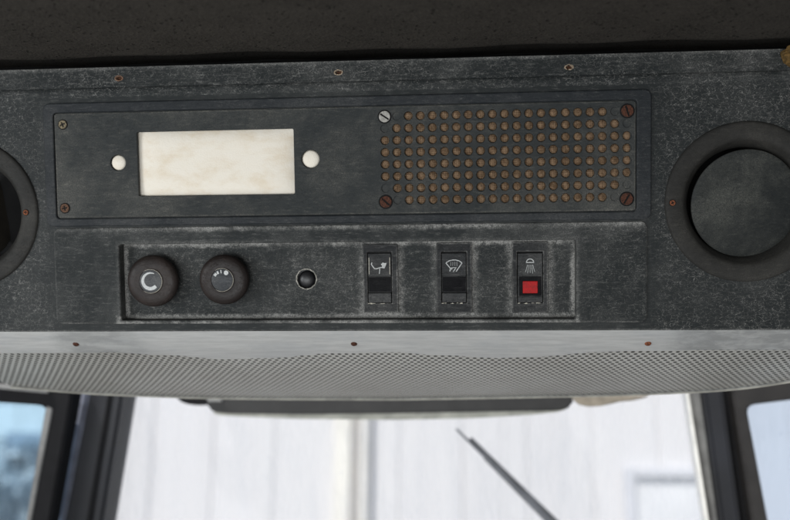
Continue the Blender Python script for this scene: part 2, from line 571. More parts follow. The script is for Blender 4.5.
# broken hole: pale chipped rim, dark ball inside, two faint moulded circles
rim = lathe(bh[0], bh[1], [(9.8, RY+0.6), (10.0, RY-0.25), (10.4, RY-0.4), (10.8, RY-0.25), (11.0, RY+0.3)], 40)
rnd = random.Random(5)
for v in rim.vertices:
    v.co.x += rnd.uniform(-.0003, .0003); v.co.z += rnd.uniform(-.0003, .0003)
link('chipped_rim', rim, worn_plastic('chipped_rim_dust', base=(.10, .10, .09), crackle=0, scuff=0.9, film=0.9, warm=(.45, .43, .38)), fl_, 'pale chipped rim of an empty round hole')
link('bulb_socket', join(lathe(bh[0]-0.5, bh[1]-1.0, [(9.4, RY+9), (9.0, RY+5), (7.5, RY+2.6), (5, RY+1.2), (2.5, RY+0.6), (0, RY+0.4)], 36),
     plate(circ(bh[0], bh[1], 13, 24), [], RY+8, 1, 0.2)), simple('dark_glossy_plastic', (.014, .014, .015), 0.4), fl_)
for a, b in ((-89.2, 2.8), (-89.8, -36.8)):
    kx, kz = K(a, b, RY)
    link('moulded_circle', lathe(kx, kz, [(3.2, RY+0.1), (3.4, RY-0.25), (4.1, RY-0.25), (4.3, RY+0.1)], 28), m_low, fl_)

def knob(cx, cz, r, mat_mark, marks, tab=None):
    kx, kz = K(cx, cz, -4)
    k = link('rotary_knob', lathe(kx, kz, [(r*0.72, RY-0.5), (r*0.74, RY-5), (r*0.95, RY-8), (r, 1.0), (r*0.985, -2.2), (r*0.93, -4.4), (r*0.80, -5.8),
                                   (r*0.60, -6.3), (r*0.485, -5.9), (r*0.465, -5.0), (r*0.46, -4.2), (0, -4.2)], 80), m_knob, console)
    link('knob_cap', lathe(kx-1.2, kz, [(r*0.445, -4.3), (r*0.44, -5.2), (r*0.40, -5.6), (0, -5.75)], 48), m_insert, k)
    link('cap_ring', lathe(kx-1.2, kz, [(r*0.448, -4.6), (r*0.452, -5.8), (r*0.462, -5.8), (r*0.465, -4.6)], 60), m_chip, k)
    for me in marks(kx-1.2, kz):
        link('dial_mark', me, mat_mark, k)
    return k
def arc(cx, cz, r, a0, a1, n=18):
    return [(cx+r*math.cos(rad(a0+(a1-a0)*i/n)), cz+r*math.sin(rad(a0+(a1-a0)*i/n))) for i in range(n+1)]
def marks1(x, z):
    # tapering open ring: thin at the top right, thick at the bottom right
    bm = []
    pts_o = arc(x, z, 9.3, 62, 318, 30)
    inner = [(x+0.4+(8.1-2.6*(i/30)**0.8)*math.cos(rad(62+256*i/30)), z+0.2+(8.1-2.6*(i/30)**0.8)*math.sin(rad(62+256*i/30))) for i in range(31)]
    return [plate(pts_o+inner[::-1], [], -5.95, 0.25, 0.05)]
def marks2(x, z):
    out = [plate(circ(x+4.6, z+7.2, 2.4, 14), [], -5.95, 0.25, 0.05)]
    for a, w, l in ((94, 1.0, 3.4), (118, 1.9, 2.9), (138, 2.6, 2.6), (148, 0.8, 3.0)):
        c, s = math.cos(rad(a)), math.sin(rad(a))
        out.append(stroke([(x+(8.4-l/2)*c, z+(8.4-l/2)*s), (x+(8.4+l/2)*c, z+(8.4+l/2)*s)], w, -5.95))
    return out
m_mark = simple('pale_dial_print', (.46, .47, .46), 0.6, var=0.25, sc=700, bump=0)
k1 = knob(-250.0, -19.5, 26.6, m_mark, marks1); k1['label'] = 'brown black knob with an open white ring on its cap'
k2 = knob(-175.4, -18.6, 25.6, m_mark, marks2); k2['label'] = 'brown black knob with a short row of white ticks on its cap'

def rocker_switch(r, inner, icon, lit, label):
    y0 = RY-3.2
    R0 = KR(r, y0)
    I = KR(inner, y0)
    s = link('rocker_switch', plate(rrect(*R0, 1.0, 3), [rrect(*I, 0.8, 3)], y0, 3.0, 0.6), m_bezel, console, label)
    link('socket', plate(rrect(I[0]-1, I[1]-1, I[2]+1, I[3]+1, 0.5, 2), [], RY-0.35, 0.3, 0.05), m_black, s)
    x0, x1 = I[0]+0.9, I[2]-0.9
    zt, zb = I[3]-1.6, I[1]+1.0
    zm = zt-(zt-zb)*0.46
    zl = zb+(zt-zb)*(0.13 if lit else 0.20)
    if lit:
        pr = [(RY, zt), (y0-0.4, zt-0.3), (y0-1.2, zm), (y0-0.4, zm-0.4), (y0-0.2, zl), (y0-1.2, zl-1.0), (y0-0.6, zb), (RY, zb)]
    else:
        pr = [(RY, zt), (y0+0.2, zt-0.3), (y0-1.0, zm), (y0+1.9, zm-0.9), (y0+1.6, zl+0.5), (y0-1.8, zl-0.6), (y0-1.0, zb), (RY, zb)]
    rk = link('rocker', extrude_x(pr, x0, x1, 0.35), m_rock, s)
    w = x1-x0
    if lit:
        fr = plate(rrect(x0+1.0, zl+0.2, x1-1.0, zm-0.6, 0.6, 3), [rrect(x0+4.4, zl+2.6, x1-4.4, zm-5.0, 0.8, 3)], y0-1.3, 1.0, 0.4)
        link('lens_frame', fr, m_gloss, rk)
        n = N('red_lens')
        n.set(col=n.mix(n.ramp(n.noise(n.co, 420, 4, .7), 0.35, 0.7), (.40, .003, .004), (.20, .008, .008)), rough=0.55, spec=0.2)
        n.bump(n.noise(n.co, 700, 2), 0.0002, 0.5)
        link('red_lens', plate(rrect(x0+4.6, zl+2.8, x1-4.6, zm-5.2, 0.8, 3), [], y0-1.7, 1.4, 0.5), n.m, rk)
    else:
        link('dark_insert', plate(rrect(x0+0.4, zl+0.9, x1-0.4, zm-1.3, 0.3, 2), [], y0+1.2, 0.8, 0.2), m_gloss, rk)
    # print, on the tilted upper half
    zc, xc = (zt+zm)/2-0.6, (x0+x1)/2
    tilt = math.atan2(1.0, zt-zm)
    TT = Matrix.Translation((0, (y0-(0.95 if lit else 0.55))*U, zc*U)) @ Matrix.Rotation(-tilt*0.9, 4, 'X') @ Matrix.Translation((0, 0, -zc*U))
    ms = icon(xc, zc)
    me = join(*ms)
    me.transform(TT)
    link('printed_symbol', me, m_white, rk)
    if not lit and inner is SI[0]:
        for xx in (x0+1.0, x1-1.0):
            link('worn_edge_line', stroke([(xx, zm+1), (xx, zt-4)], 0.5, y0-0.9), m_chip, rk)
    # crumbs of dust in the seam
    rn = random.Random(int(xc))
    crumbs = []
    for i in range(11):
        cx_ = x0+(x1-x0)*rn.random()**1.6; cz_ = zb-0.9+rn.uniform(-.5, .4)
        crumbs.append(plate(jag(circ(cx_, cz_, rn.uniform(.15, .35), 7, 0, rn.uniform(.4, 2.2)), .15, i), [], y0-0.2, 0.7, 0.15, 1))
    link('seam_dust', join(*crumbs), m_chip, s)['kind'] = 'stuff'
    return s
def icon_wiper(x, z):
    a = stroke([(x-7.6, z+3.0), (x-8.2, z+1.2), (x-6.6, z-1.2), (x-5.0, z-3.2), (x-2.6, z-3.3), (x+0.6, z-2.2), (x+4.0, z-1.8)], 1.0, 0)
    b = plate([(x+1.6, z+1.2), (x+3.4, z+3.0), (x+5.2, z+2.2), (x+7.4, z+2.6), (x+6.2, z-0.8), (x+5.0, z-3.2), (x+2.4, z-2.6), (x+2.8, z-0.5)], [], -0.05, 0.2, 0.03)
    c = stroke([(x+0.4, z-2.2), (x+0.2, z-5.4), (x-0.2, z-8.6)], 0.7, 0)
    return [a, b, c]
def icon_screen(x, z):
    top = [(x-8.0, z+2.2), (x-5, z+4.3), (x-1.5, z+5.2), (x+1.8, z+5.2), (x+5.2, z+4.3), (x+8.2, z+2.2)]
    a = stroke(top, 0.9, 0)
    b = stroke([(x-8.0, z+2.2), (x-3.6, z-3.0), (x-1.6, z-3.2), (x-2.6, z-4.4)], 0.9, 0)
    c = stroke([(x+8.2, z+2.2), (x+2.2, z-6.4)], 0.9, 0)
    d = stroke([(x-3.3, z-2.9), (x-4.1, z-6.2)], 0.9, 0)
    e = stroke([(x+1.8, z-3.0), (x-0.8, z-6.6)], 0.8, 0)
    f = [stroke([(x+q, z+3.6-abs(q)*.1), (x+q*1.05, z-0.8)], 0.3, 0) for q in (-3.0, -1.0, 1.0, 3.0)]
    g = stroke([(x-2.6, z-2.6), (x+2.6, z-2.4)], 0.6, 0)
    return [a, b, c, d, e, g]+f
def icon_lamp(x, z):
    a = stroke(arc(x, z+2.6, 3.6, 0, 180, 12), 0.9, 0)
    b = stroke([(x-4.0, z+2.6), (x+4.0, z+2.6)], 0.9, 0)
    o = [a, b]
    for q, l in ((-1.0, 8.2), (-0.55, 9.6), (0, 9.0), (0.55, 9.9), (1.0, 7.8)):
        o.append(stroke([(x+q*2.7, z+0.4), (x+q*3.6, z-l*0.45), (x+q*4.6, z-l*0.85)], 0.42, 0))
    return o
SI = [(-28.0, -43.6, -3.4, 8.2), (46.0, -43.8, 71.4, 7.8), (121.0, -44.2, 146.6, 7.2)]
rocker_switch(SW[0], SI[0], icon_wiper, False, 'rocker switch with a smudged white wiper print')
rocker_switch(SW[1], SI[1], icon_screen, False, 'rocker switch with a windscreen wiper symbol')
rocker_switch(SW[2], SI[2], icon_lamp, True, 'rocker switch with a lamp symbol and a red lens')

# ---- round air vents
ring_prof = [(77.5, 0.6), (77.3, -1.4), (76.2, -2.6), (74, -3.1), (68, -3.2), (62.5, -2.7), (60.2, -1.6), (58.8, 0.6), (56.2, 5), (53.8, 10), (53.2, 16), (52.8, 30), (52, 55)]
vr = link('air_vent', lathe(VR[0], VR[1], ring_prof, 128), m_vent, console, 'round air vent with its disc turned nearly shut')
link('duct_back', plate(circ(VR[0], VR[1], 60, 40), [], 54, 1, 0.2), m_black, vr)
tm = Matrix.Translation((0, 6.5*U, 0)) @ Matrix.Rotation(rad(-30), 4, 'Y') @ Matrix.Rotation(rad(8), 4, 'X')
link('vent_disc', lathe(VR[0]+0.8, VR[1]-1.6, [(0, 3), (47, 3), (51.8, 2.2), (52.6, 0.6), (52.4, -0.6), (51.2, -1.2), (46, -1.5), (20, -2.3), (0, -2.5)], 96, tm), m_flap, vr)
screw(270.6, 53.2, -3.1, 2.7, 'cross', m_rust2, vr, 'small orange rusted screw', 0.5)
vl = link('air_vent', lathe(VL[0], VL[1], ring_prof, 128), m_vent, console, 'round air vent standing open and dark inside')
link('duct_back', plate(circ(VL[0], VL[1], 60, 40), [], 54, 1, 0.2), m_black, vl)
tm = Matrix.Translation((0, 20*U, 0)) @ Matrix.Rotation(rad(78), 4, 'Z') @ Matrix.Rotation(rad(-8), 4, 'X')
link('vent_disc', lathe(VL[0]+5, VL[1], [(0, 3), (42, 3), (46, 1), (46, -1), (42, -2), (0, -2)], 72, tm), simple('dusty_tan_flap', (.03, .025, .018), 0.8), vl)
screw(-379.6, 52.6, -3.1, 2.7, 'cross', m_rust2, vl, 'small orange rusted screw', 0.2)

# ------------------------------------------------------------------ foam behind the radio cutout (a piece of its own)
nf = N('cream_foam')
fv = nf.noise(nf.scale(nf.co, (1, 1, 1.8)), 45, 6, 0.68, 0.2)
nf.set(col=nf.mix(nf.ramp(fv, 0.40, 0.75), (.74, .69, .60), (.66, .575, .45)), rough=0.95, spec=0.15)
nf.bump(nf.math('ADD', nf.math('MULTIPLY', nf.noise(nf.scale(nf.co, (1, 1, 2)), 120, 5, 0.7), 1.2), nf.noise(nf.co, 900, 3)), 0.0005, 0.35)
fm = [plate(rrect(-300, 56, -64, 144, 4), [], 4.5, 20, 3)]
# the block swells out through the cutout and the two knob holes
def swell(x0, z0, x1, z1, h, nn=28):
    return grid_mesh(lambda i, j: ((x0+(x1-x0)*i/(nn-1))*U,
                                   (4.6-h*((1-abs(2*i/(nn-1)-1)**7)*(1-abs(2*j/(nn-1)-1)**5)))*U,
                                   (z0+(z1-z0)*j/(nn-1))*U), nn, nn)
fm.append(swell(-263, 65, -97, 135, 6.2, 40))
for a, b, r in ((-281, 101.8, 7.8), (-83, 102, 9.0)):
    fm.append(lathe(a, b, [(r*1.0, 6), (r*0.97, 1.0), (r*0.93, 0.0), (r*0.8, -0.9), (r*0.4, -1.6), (0, -1.8)], 28))
tag(link('foam_block', join(*fm), nf.m, None, None, M), 'cream white foam block filling the rectangular radio cutout and both round holes', 'foam')

# ------------------------------------------------------------------ perforated lining below the console, with its plain metal strip
def wave(x):        # image row of the wavy seam, by image column
    pts = [(-80, 350), (0, 351), (60, 351), (110, 350.5), (160, 353), (220, 357), (270, 356), (330, 351.5), (390, 350), (440, 353), (500, 356), (540, 354.5), (600, 350), (650, 348), (720, 347), (870, 347)]
    for (a, b), (c, d) in zip(pts, pts[1:]):
        if a <= x <= c:
            t = (x-a)/(c-a); t = t*t*(3-2*t)
            return b+(d-b)*t
    return 350
def rear(x):
    pts = [(-80, 376), (0, 385), (60, 391), (130, 394.5), (190, 396.5), (260, 397.5), (395, 398), (520, 396), (600, 394.5), (650, 393), (735, 389), (790, 382), (870, 366)]
    for (a, b), (c, d) in zip(pts, pts[1:]):
        if a <= x <= c:
            return b+(d-b)*(x-a)/(c-a)
    return 398
def pix(p):
    v = Vector(p)-CP
    dd = v.dot(FW)
    return 395+F*v.dot(RT)/dd, 260-F*v.dot(UP)/dd
Z0 = -71.0*U
def prof(s):        # strip profile then bowed sheet: (y, z) at distance y=s behind the face
    if s < 0.020:
        return Z0-0.85*s
    q = s-0.020
    return Z0-0.017-(0.56*q-0.62*q*q)
def ysolve(px, fy):
    lo, hi = 0.004, 0.34
    x0 = P(px, 340, 0.0).x
    tgt = fy(px)
    # distance along which the profile reaches the wanted image row (walks the column of constant x)
    s, best = 0.004, None
    while s < 0.36:
        u, v = pix((x0*(1+0.25*s), s, prof(s)))
        if v >= fy(u):
            return x0*(1+0.25*s), s
        s += 0.001
    return x0*(1+0.25*s), 0.30
NX = 130
cols = []
for i in range(NX):
    px = -70+930*i/(NX-1)
    xa, sa = ysolve(px, wave)
    x0 = P(px, 340, 0.0).x
    xb, sb = ysolve(px, rear)
    cols.append((x0, sa, sb))
# smooth the rear edge
sm = [sum(cols[max(0, min(NX-1, i+k))][2] for k in range(-4, 5))/9 for i in range(NX)]
NS = 44
def sheet_pt(i, j):
    x0, sa, sb = cols[i][0], cols[i][1], sm[i]
    s = sa+(sb-sa)*j/(NS-1)
    return (x0, s, prof(s))
def arc_len(s):
    return s*1.12
lining = empty('perforated_lining', M, 'pale perforated headlining bowed beneath the console, with a plain bright strip along its front edge', 'headlining')
n = N('perforated_vinyl')
uvn = n.new('ShaderNodeTexCoord').outputs['UV']
ux, uy, _ = n.xyz(uvn)
PT = 0.0054
def cell(ox, oy):
    fx = n.math('SUBTRACT', n.math('FRACT', n.math('ADD', n.math('DIVIDE', ux, PT), ox)), 0.5)
    fy = n.math('MULTIPLY', n.math('SUBTRACT', n.math('FRACT', n.math('ADD', n.math('DIVIDE', uy, PT*1.732), oy)), 0.5), 1.732)
    return n.math('SQRT', n.math('ADD', n.math('MULTIPLY', fx, fx), n.math('MULTIPLY', fy, fy)))
dh = n.math('MINIMUM', cell(0, 0), cell(0.5, 0.5))
hole = n.ramp(dh, 0.265, 0.305, 1, 0)
fn_ = n.ramp(n.noise(n.co, 9, 5, 0.6), 0.3, 0.7)
stain = n.ramp(n.noise(n.scale(n.co, (1, 1, 1), (5, 2, 1)), 25, 5, 0.6), 0.55, 0.8)
bc = n.mix(fn_, (.325, .315, .285), (.40, .395, .365))
bc = n.mix(n.math('MULTIPLY', stain, 0.4), bc, (.27, .25, .21))
n.set(col=n.mix(hole, bc, (.018, .017, .014)), rough=n.math('ADD', 0.42, n.math('MULTIPLY', hole, 0.5)), spec=0.4)
n.bump(n.math('MULTIPLY', n.math('SUBTRACT', 1, hole), 1.0), 0.0006, 0.6)
link('perforated_sheet', grid_mesh(sheet_pt, NX, NS, lambda i, j: (cols[i][0], arc_len(sheet_pt(i, j)[1]))), n.m, lining)
n = N('brushed_pale_strip')
g1 = n.noise(n.scale(n.co, (0.12, 1, 1)), 300, 5, 0.7)
patchy = n.ramp(n.noise(n.scale(n.co, (1, 2.5, 2.5)), 17, 5, 0.65), 0.46, 0.62)
col = n.mix(n.ramp(g1, 0.3, 0.7), (.36, .36, .35), (.45, .45, .435))
col = n.mix(n.math('MULTIPLY', patchy, 0.28), col, (.27, .285, .30))
xs = n.xyz(n.co)[0]
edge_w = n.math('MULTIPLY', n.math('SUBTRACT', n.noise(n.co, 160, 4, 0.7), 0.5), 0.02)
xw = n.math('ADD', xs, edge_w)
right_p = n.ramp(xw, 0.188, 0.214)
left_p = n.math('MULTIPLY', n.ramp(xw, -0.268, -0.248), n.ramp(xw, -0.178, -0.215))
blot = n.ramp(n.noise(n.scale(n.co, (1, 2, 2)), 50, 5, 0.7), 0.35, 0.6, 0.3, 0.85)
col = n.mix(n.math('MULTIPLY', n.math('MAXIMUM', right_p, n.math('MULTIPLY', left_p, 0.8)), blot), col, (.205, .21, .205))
n.set(col=col, rough=0.5, metal=0.0, spec=0.5)
n.bump(g1, 0.0002, 0.4)
def strip_pt(i, j):
    x0, sa = cols[i][0], cols[i][1]+0.002
    s = -0.0+sa*j/7
    return (x0, s, prof(max(s, 0))-0.0006 if j else Z0+0.0004)
st = link('edge_strip', grid_mesh(strip_pt, NX, 8), n.m, lining, 'plain smooth metal strip in front of the holes')
for px, py, lb in ((76, 344, 'brown screw'), (354, 342.3, 'brown screw'), (648, 341, 'orange rusted screw')):
    q = P(px, py, 0.013)
    hd = lathe(0, 0, [(3.4, 0.3), (3.2, -0.7), (2.3, -1.5), (1.0, -1.7), (1.0, -0.9), (0, -0.9)], 24)
    hd.transform(Matrix.Translation((q.x, 0.013, prof(0.013)-0.0006)) @ Matrix.Rotation(rad(50), 4, 'X'))
    link('screw', hd, m_rust2 if 'orange' in lb else m_rust, st, lb)
# rear hem of the lining: a rolled lip that follows the back edge
def hem_pt(i, j):
    x0, sb = cols[i][0], sm[i]
    a = PI*1.25*j/9-0.9
    return (x0, sb-0.0005+0.0022*math.cos(a+1.2)+0.0015, prof(sb)-0.0004-0.0016*math.sin(a))
link('rear_hem', grid_mesh(hem_pt, NX, 10), simple('hem_vinyl', (.34, .33, .29), 0.8), lining)
tabp = [(570, 396), (574, 401), (579, 405), (588, 407), (600, 406.5), (612, 404), (620, 402), (632, 401), (644, 398.5), (650, 396)]
link('torn_edge_flap', prism([P(a, b, .315) for a, b in tabp], (0, 0.004, 0), 0.001), simple('torn_vinyl', (.24, .21, .165), 0.8), lining, 'torn brownish flap hanging from the rear edge')

# ------------------------------------------------------------------ dark roof lining above, running back over the viewer
n = N('dark_foam_roof_lining')
pit = n.ramp(n.voro(n.vadd(n.co, n.noise(n.co, 200, 2, col=True), 0.003), 260, 'F1'), 0.14, 0.32, 1, 0)
pm = n.ramp(n.noise(n.co, 160, 2), 0.5, 0.62)
pits = n.math('MULTIPLY', pit, pm)
fb = n.noise(n.co, 700, 4, 0.7)
c0 = n.mix(n.ramp(n.noise(n.co, 35, 5, 0.6), 0.3, 0.7), (.020, .018, .0155), (.036, .032, .0275))
c0 = n.mix(n.ramp(fb, 0.35, 0.7), c0, (.060, .054, .046))
n.set(col=n.mix(pits, c0, (.008, .007, .006)), rough=0.95, spec=0.1)
n.bump(n.math('SUBTRACT', n.noise(n.co, 300, 5, 0.7), n.math('MULTIPLY', pits, 1.2)), 0.0012, 1)
zh = 204*U
lipp = [(0.06, 0.007), (0.0, 0.0048), (-0.006, 0.0026), (-0.012, 0.0013), (-0.018, 0.0007), (-0.024, 0.0009)]
def roof_pt(i, j):
    y_, dz_ = lipp[j] if j < 6 else (-0.024-(j-5)*0.045, 0.0009+(j-5)*0.0045)
    w_ = 0.0006*math.sin(i*1.3)+0.0004*math.sin(i*0.47+2)
    return (-0.9+1.8*i/90, y_, zh+dz_+(w_ if j < 7 else 0))
roofm = grid_mesh(roof_pt, 91, 35)
top = prism([(-0.9, 0.06, zh+0.02), (0.9, 0.06, zh+0.02), (0.9, -1.4, zh+0.22), (-0.9, -1.4, zh+0.22)], (0, 0, 0.02))
tag(link('roof_lining', join(roofm, top), n.m, None, None, M), 'dark brown pitted foam roof lining above the console', 'roof lining')

# orange brown scrap at the top right corner of the console
sc_ = bpy.data.meshes.new('scrap')
bm = bmesh.new()
bmesh.ops.create_icosphere(bm, subdivisions=4, radius=1)
rn = random.Random(3)
for v in bm.verts:
    k = 1+0.10*math.sin(v.co.x*7+v.co.z*5)+0.06*math.sin(v.co.z*13+v.co.y*9)
    v.co = Vector((v.co.x*0.0085*k, v.co.y*0.005*k, v.co.z*0.0075*k))
bm.to_mesh(sc_); bm.free(); finish(sc_)
sc_.transform(Matrix.Translation((382.5*U, -0.003, 190*U)))
tag(link('foam_scrap', sc_, rust('ochre_foam', (.05, .03, .008), (.14, .08, .022), 500), None, None, M), 'small ochre foam scrap at the upper right end of the console', 'foam')

# ------------------------------------------------------------------ windscreen side: pillars, frames, panes
m_pil = simple('dark_pillar_paint', (.009, .010, .014), 0.55, 0, 0.3, 14, 0.0002, 400)
m_pil2 = simple('black_rubber', (.005, .005, .006), 0.7, spec=0.2)
m_alu = simple('pale_grey_trim', (.32, .34, .42), 0.3, 0.1, 0.35, 25)
m_alu2 = simple('grey_edge_trim', (.17, .17, .165), 0.5, 0.1, 0.3, 25)
m_cream = simple('pale_window_seal', (.78, .77, .73), 0.5, var=.08)
def strip_bar(t0, t1, b0, b1, Y, depth, bevel=0.0015):
    """upright bar between two photo edges: top row from t0 to t1, bottom row from b0 to b1 (pixels), at depth Y"""
    # carry the lower end further down, out of the frame
    ex = 2.6
    c0 = (t0[0]+(b0[0]-t0[0])*ex, t0[1]+(b0[1]-t0[1])*ex)
    c1 = (t1[0]+(b1[0]-t1[0])*ex, t1[1]+(b1[1]-t1[1])*ex)
    up0 = (t0[0]-(b0[0]-t0[0])*.12, t0[1]-14)
    up1 = (t1[0]-(b1[0]-t1[0])*.12, t1[1]-14)
    return prism([P(*up0, Y), P(*up1, Y), P(*c1, Y), P(*c0, Y)], (0, depth, 0), bevel)
pl = empty('cab_pillar', M @ Matrix.Translation((0, 0, 0)), 'dark metal cab pillar left of the windscreen, with a pale strip on its left side', 'pillar', 'front pillars of the cab')
link('post', strip_bar((88, 396), (123, 396), (64, 520), (103, 520), .34, .05, .004), m_pil, pl)
link('groove', strip_bar((107, 396), (111, 396), (86, 520), (91, 520), .336, .01, .001), m_pil2, pl)
link('side_trim', strip_bar((69, 396), (88, 396), (49, 520), (64, 520), .352, .03, .004), m_alu, pl)
pr_ = empty('cab_pillar', M @ Matrix.Translation((0, 0, 0)), 'dark metal cab pillar right of the windscreen, with a white edge beside the glass', 'pillar', 'front pillars of the cab')
link('white_edge', strip_bar((686, 396), (689.5, 396), (705, 520), (709, 520), .345, .02, .0005), m_cream, pr_)
link('side_trim', strip_bar((689.5, 396), (704, 396), (709, 520), (721, 520), .35, .03, .004), m_alu2, pr_)
link('post', strip_bar((704, 396), (724, 396), (721, 520), (741, 520), .335, .05, .004), m_pil, pr_)
link('groove', strip_bar((724, 396), (733, 396), (741, 520), (752, 520), .35, .03, .002), m_pil2, pr_)

def quad(pts, Y, th=0.004):
    return prism([P(a, b, Y) for a, b in pts], (0, th, 0))
def pane_mat(name, dust, dcol, tint=(1, 1, 1), refl=0.03):
    n = N(name)
    tr = n.new('ShaderNodeBsdfTransparent'); tr.inputs[0].default_value = (*tint, 1)
    gl = n.new('ShaderNodeBsdfGlossy'); gl.inputs['Roughness'].default_value = 0.08
    df = n.new('ShaderNodeBsdfTranslucent'); df.inputs[0].default_value = (*dcol, 1)
    di = n.new('ShaderNodeBsdfDiffuse'); di.inputs[0].default_value = (*dcol, 1)
    m1 = n.new('ShaderNodeMixShader'); m1.inputs[0].default_value = refl
    n.t.links.new(tr.outputs[0], m1.inputs[1]); n.t.links.new(gl.outputs[0], m1.inputs[2])
    m0 = n.new('ShaderNodeMixShader'); m0.inputs[0].default_value = 0.6
    n.t.links.new(df.outputs[0], m0.inputs[1]); n.t.links.new(di.outputs[0], m0.inputs[2])
    m2 = n.new('ShaderNodeMixShader')
    a = n.ramp(n.noise(n.scale(n.co, (3, 1, 0.6)), 18, 6, 0.7), 0.35, 0.8, dust*0.3, dust)
    sp = n.ramp(n.voro(n.co, 70, 'F1'), 0.05, 0.11, 1, 0)
    sp = n.math('MULTIPLY', sp, n.ramp(n.noise(n.co, 60, 1), 0.60, 0.64))
    a = n.math('ADD', a, n.math('MULTIPLY', sp, 0.6), clamp=True)
    n.put(m2.inputs[0], a)
    n.t.links.new(m1.outputs[0], m2.inputs[1]); n.t.links.new(m0.outputs[0], m2.inputs[2])
    n.t.links.new(m2.outputs[0], n.out.inputs[0])
    return n.m
ws = link('windscreen', quad([(112, 388), (692, 388), (745, 720), (55, 720)], .375), pane_mat('dusty_windscreen_glass', 0.20, (.85, .86, .9)), None, None, M)
tag(ws, 'large dusty windscreen pane between the two dark pillars', 'windscreen')

lw = empty('side_window', M, 'bluish side window in a black frame, left of the windscreen', 'window', 'side windows beside the windscreen')
def sheet_prism(pts, Y, th, bev=0.002):
    return prism([P(a, b, Y) for a, b in pts], (0, th, 0), bev)
link('frame', sheet_prism([(-140, 368), (-140, 396), (0, 403), (38, 405.5), (44, 407), (46, 411), (26.5, 520), (-13, 741), (8, 741), (49.5, 520), (71, 398), (71, 382), (30, 378), (-60, 366)], .30, .03), m_pil2, lw)
link('inner_edge', sheet_prism([(46, 406), (52, 409), (31, 520), (-9, 741), (-13, 741), (26, 520), (44, 415)], .298, .012, .001), m_alu2, lw)
link('top_highlight_band', sheet_prism([(-100, 372), (-100, 379), (0, 389), (48, 393.5), (48, 390), (0, 384.5)], .292, .01, .001), m_alu2, lw)  # highlight along the frame top, put in as a pale band
link('pane', quad([(-140, 392), (48, 400), (10, 741), (-200, 741)], .318, .003), pane_mat('blue_side_glass', 0.10, (.6, .7, .8), (.80, .93, 1.0)), lw)
rw = empty('side_window', M, 'pale blue side window in a dark frame, right of the windscreen', 'window', 'side windows beside the windscreen')
link('frame', sheet_prism([(733, 384), (733, 396), (752, 520), (790, 741), (805, 741), (768, 520), (747.5, 411), (749, 407), (753, 405), (790, 400.5), (900, 388), (900, 364), (800, 374)], .33, .03), simple('brownish_dark_frame', (.018, .016, .015), 0.6), rw)
link('pane', quad([(742, 395), (920, 380), (960, 741), (780, 741)], .345, .003), pane_mat('pale_side_glass', 0.10, (.7, .8, .9), (.86, .91, .97)), rw)

# ---- sun visor hanging behind the lining
vis = empty('sun_visor', M, 'long dark sun visor under the rear edge of the lining, its underside pale and rounded', 'sun visor')
body = [(207, 396), (206.5, 404), (208, 409), (213, 412.5), (225, 414), (300, 415), (395, 414), (480, 412.5), (556, 411.5), (566, 410), (572, 406), (574, 400), (573, 395)]
link('body', prism([P(a, b, .325) for a, b in body], (0, 0.03, 0), 0.004), simple('dark_visor_vinyl', (.017, .0165, .016), 0.6), vis)
under = [(212, 408), (211, 413), (217, 416), (240, 417.2), (300, 419.5), (395, 420.5), (470, 419), (530, 415.5), (560, 412.5), (570, 408)]
link('underside', prism([P(a, b, .338) for a, b in under], (0, 0.035, 0), 0.006), simple('pale_visor_vinyl', (.40, .40, .35), 0.6), vis)
link('bracket', prism([P(a, b, .33) for a, b in [(174, 394), (178, 401), (186, 404.5), (198, 406), (212, 405), (214, 394)]], (0, 0.02, 0), 0.002), m_pil2, vis)
# faint highlight at the visor end, put in as a pale piece
link('highlight_piece', prism([P(a, b, .32) for a, b in [(207, 398), (222, 398), (222, 402), (207, 402)]], (0, 0.006, 0), 0.001), m_alu2, vis)

# ---- wiper outside the glass
wp = empty('windscreen_wiper', M, 'dark windscreen wiper lying diagonally across the outside of the windscreen', 'wiper')
def rod(p, q, w0, w1, Y0, Y1, th):
    a, b = Vector(p), Vector(q)
    t = (b-a).normalized(); nn = Vector((-t.y, t.x))
    pts = [P(*(a+nn*w0/2), Y0), P(*(b+nn*w1/2), Y1), P(*(b-nn*w1/2), Y1), P(*(a-nn*w0/2), Y0)]
    return prism(pts, (0, th, 0), 0.0008)
link('blade', rod((470, 440), (640, 604), 4.5, 5.0, .40, .40, .008), m_pil2, wp)
link('rubber_edge', rod((456, 429), (600, 571), 2.2, 2.6, .395, .395, .004), simple('worn_rubber', (.05, .055, .065), 0.6), wp)
link('arm', rod((484, 458), (652, 628), 2.4, 4.5, .412, .412, .006), simple('wiper_arm_paint', (.06, .06, .062), 0.4, 0.3), wp)

# ------------------------------------------------------------------ outside
n = N('gravel_yard')
n.set(col=n.mix(n.ramp(n.noise(n.co, 3, 6, 0.7), 0.3, 0.7), (.22, .21, .19), (.34, .33, .31)), rough=0.9)
n.bump(n.noise(n.co, 40, 5, 0.7), 0.01, 1)
g = bpy.data.meshes.new('g')
g.from_pydata([(-300, -300, 0), (300, -300, 0), (300, 300, 0), (-300, 300, 0)], [], [(0, 1, 2, 3)])
tag(link('ground', g, n.m), kind='structure')

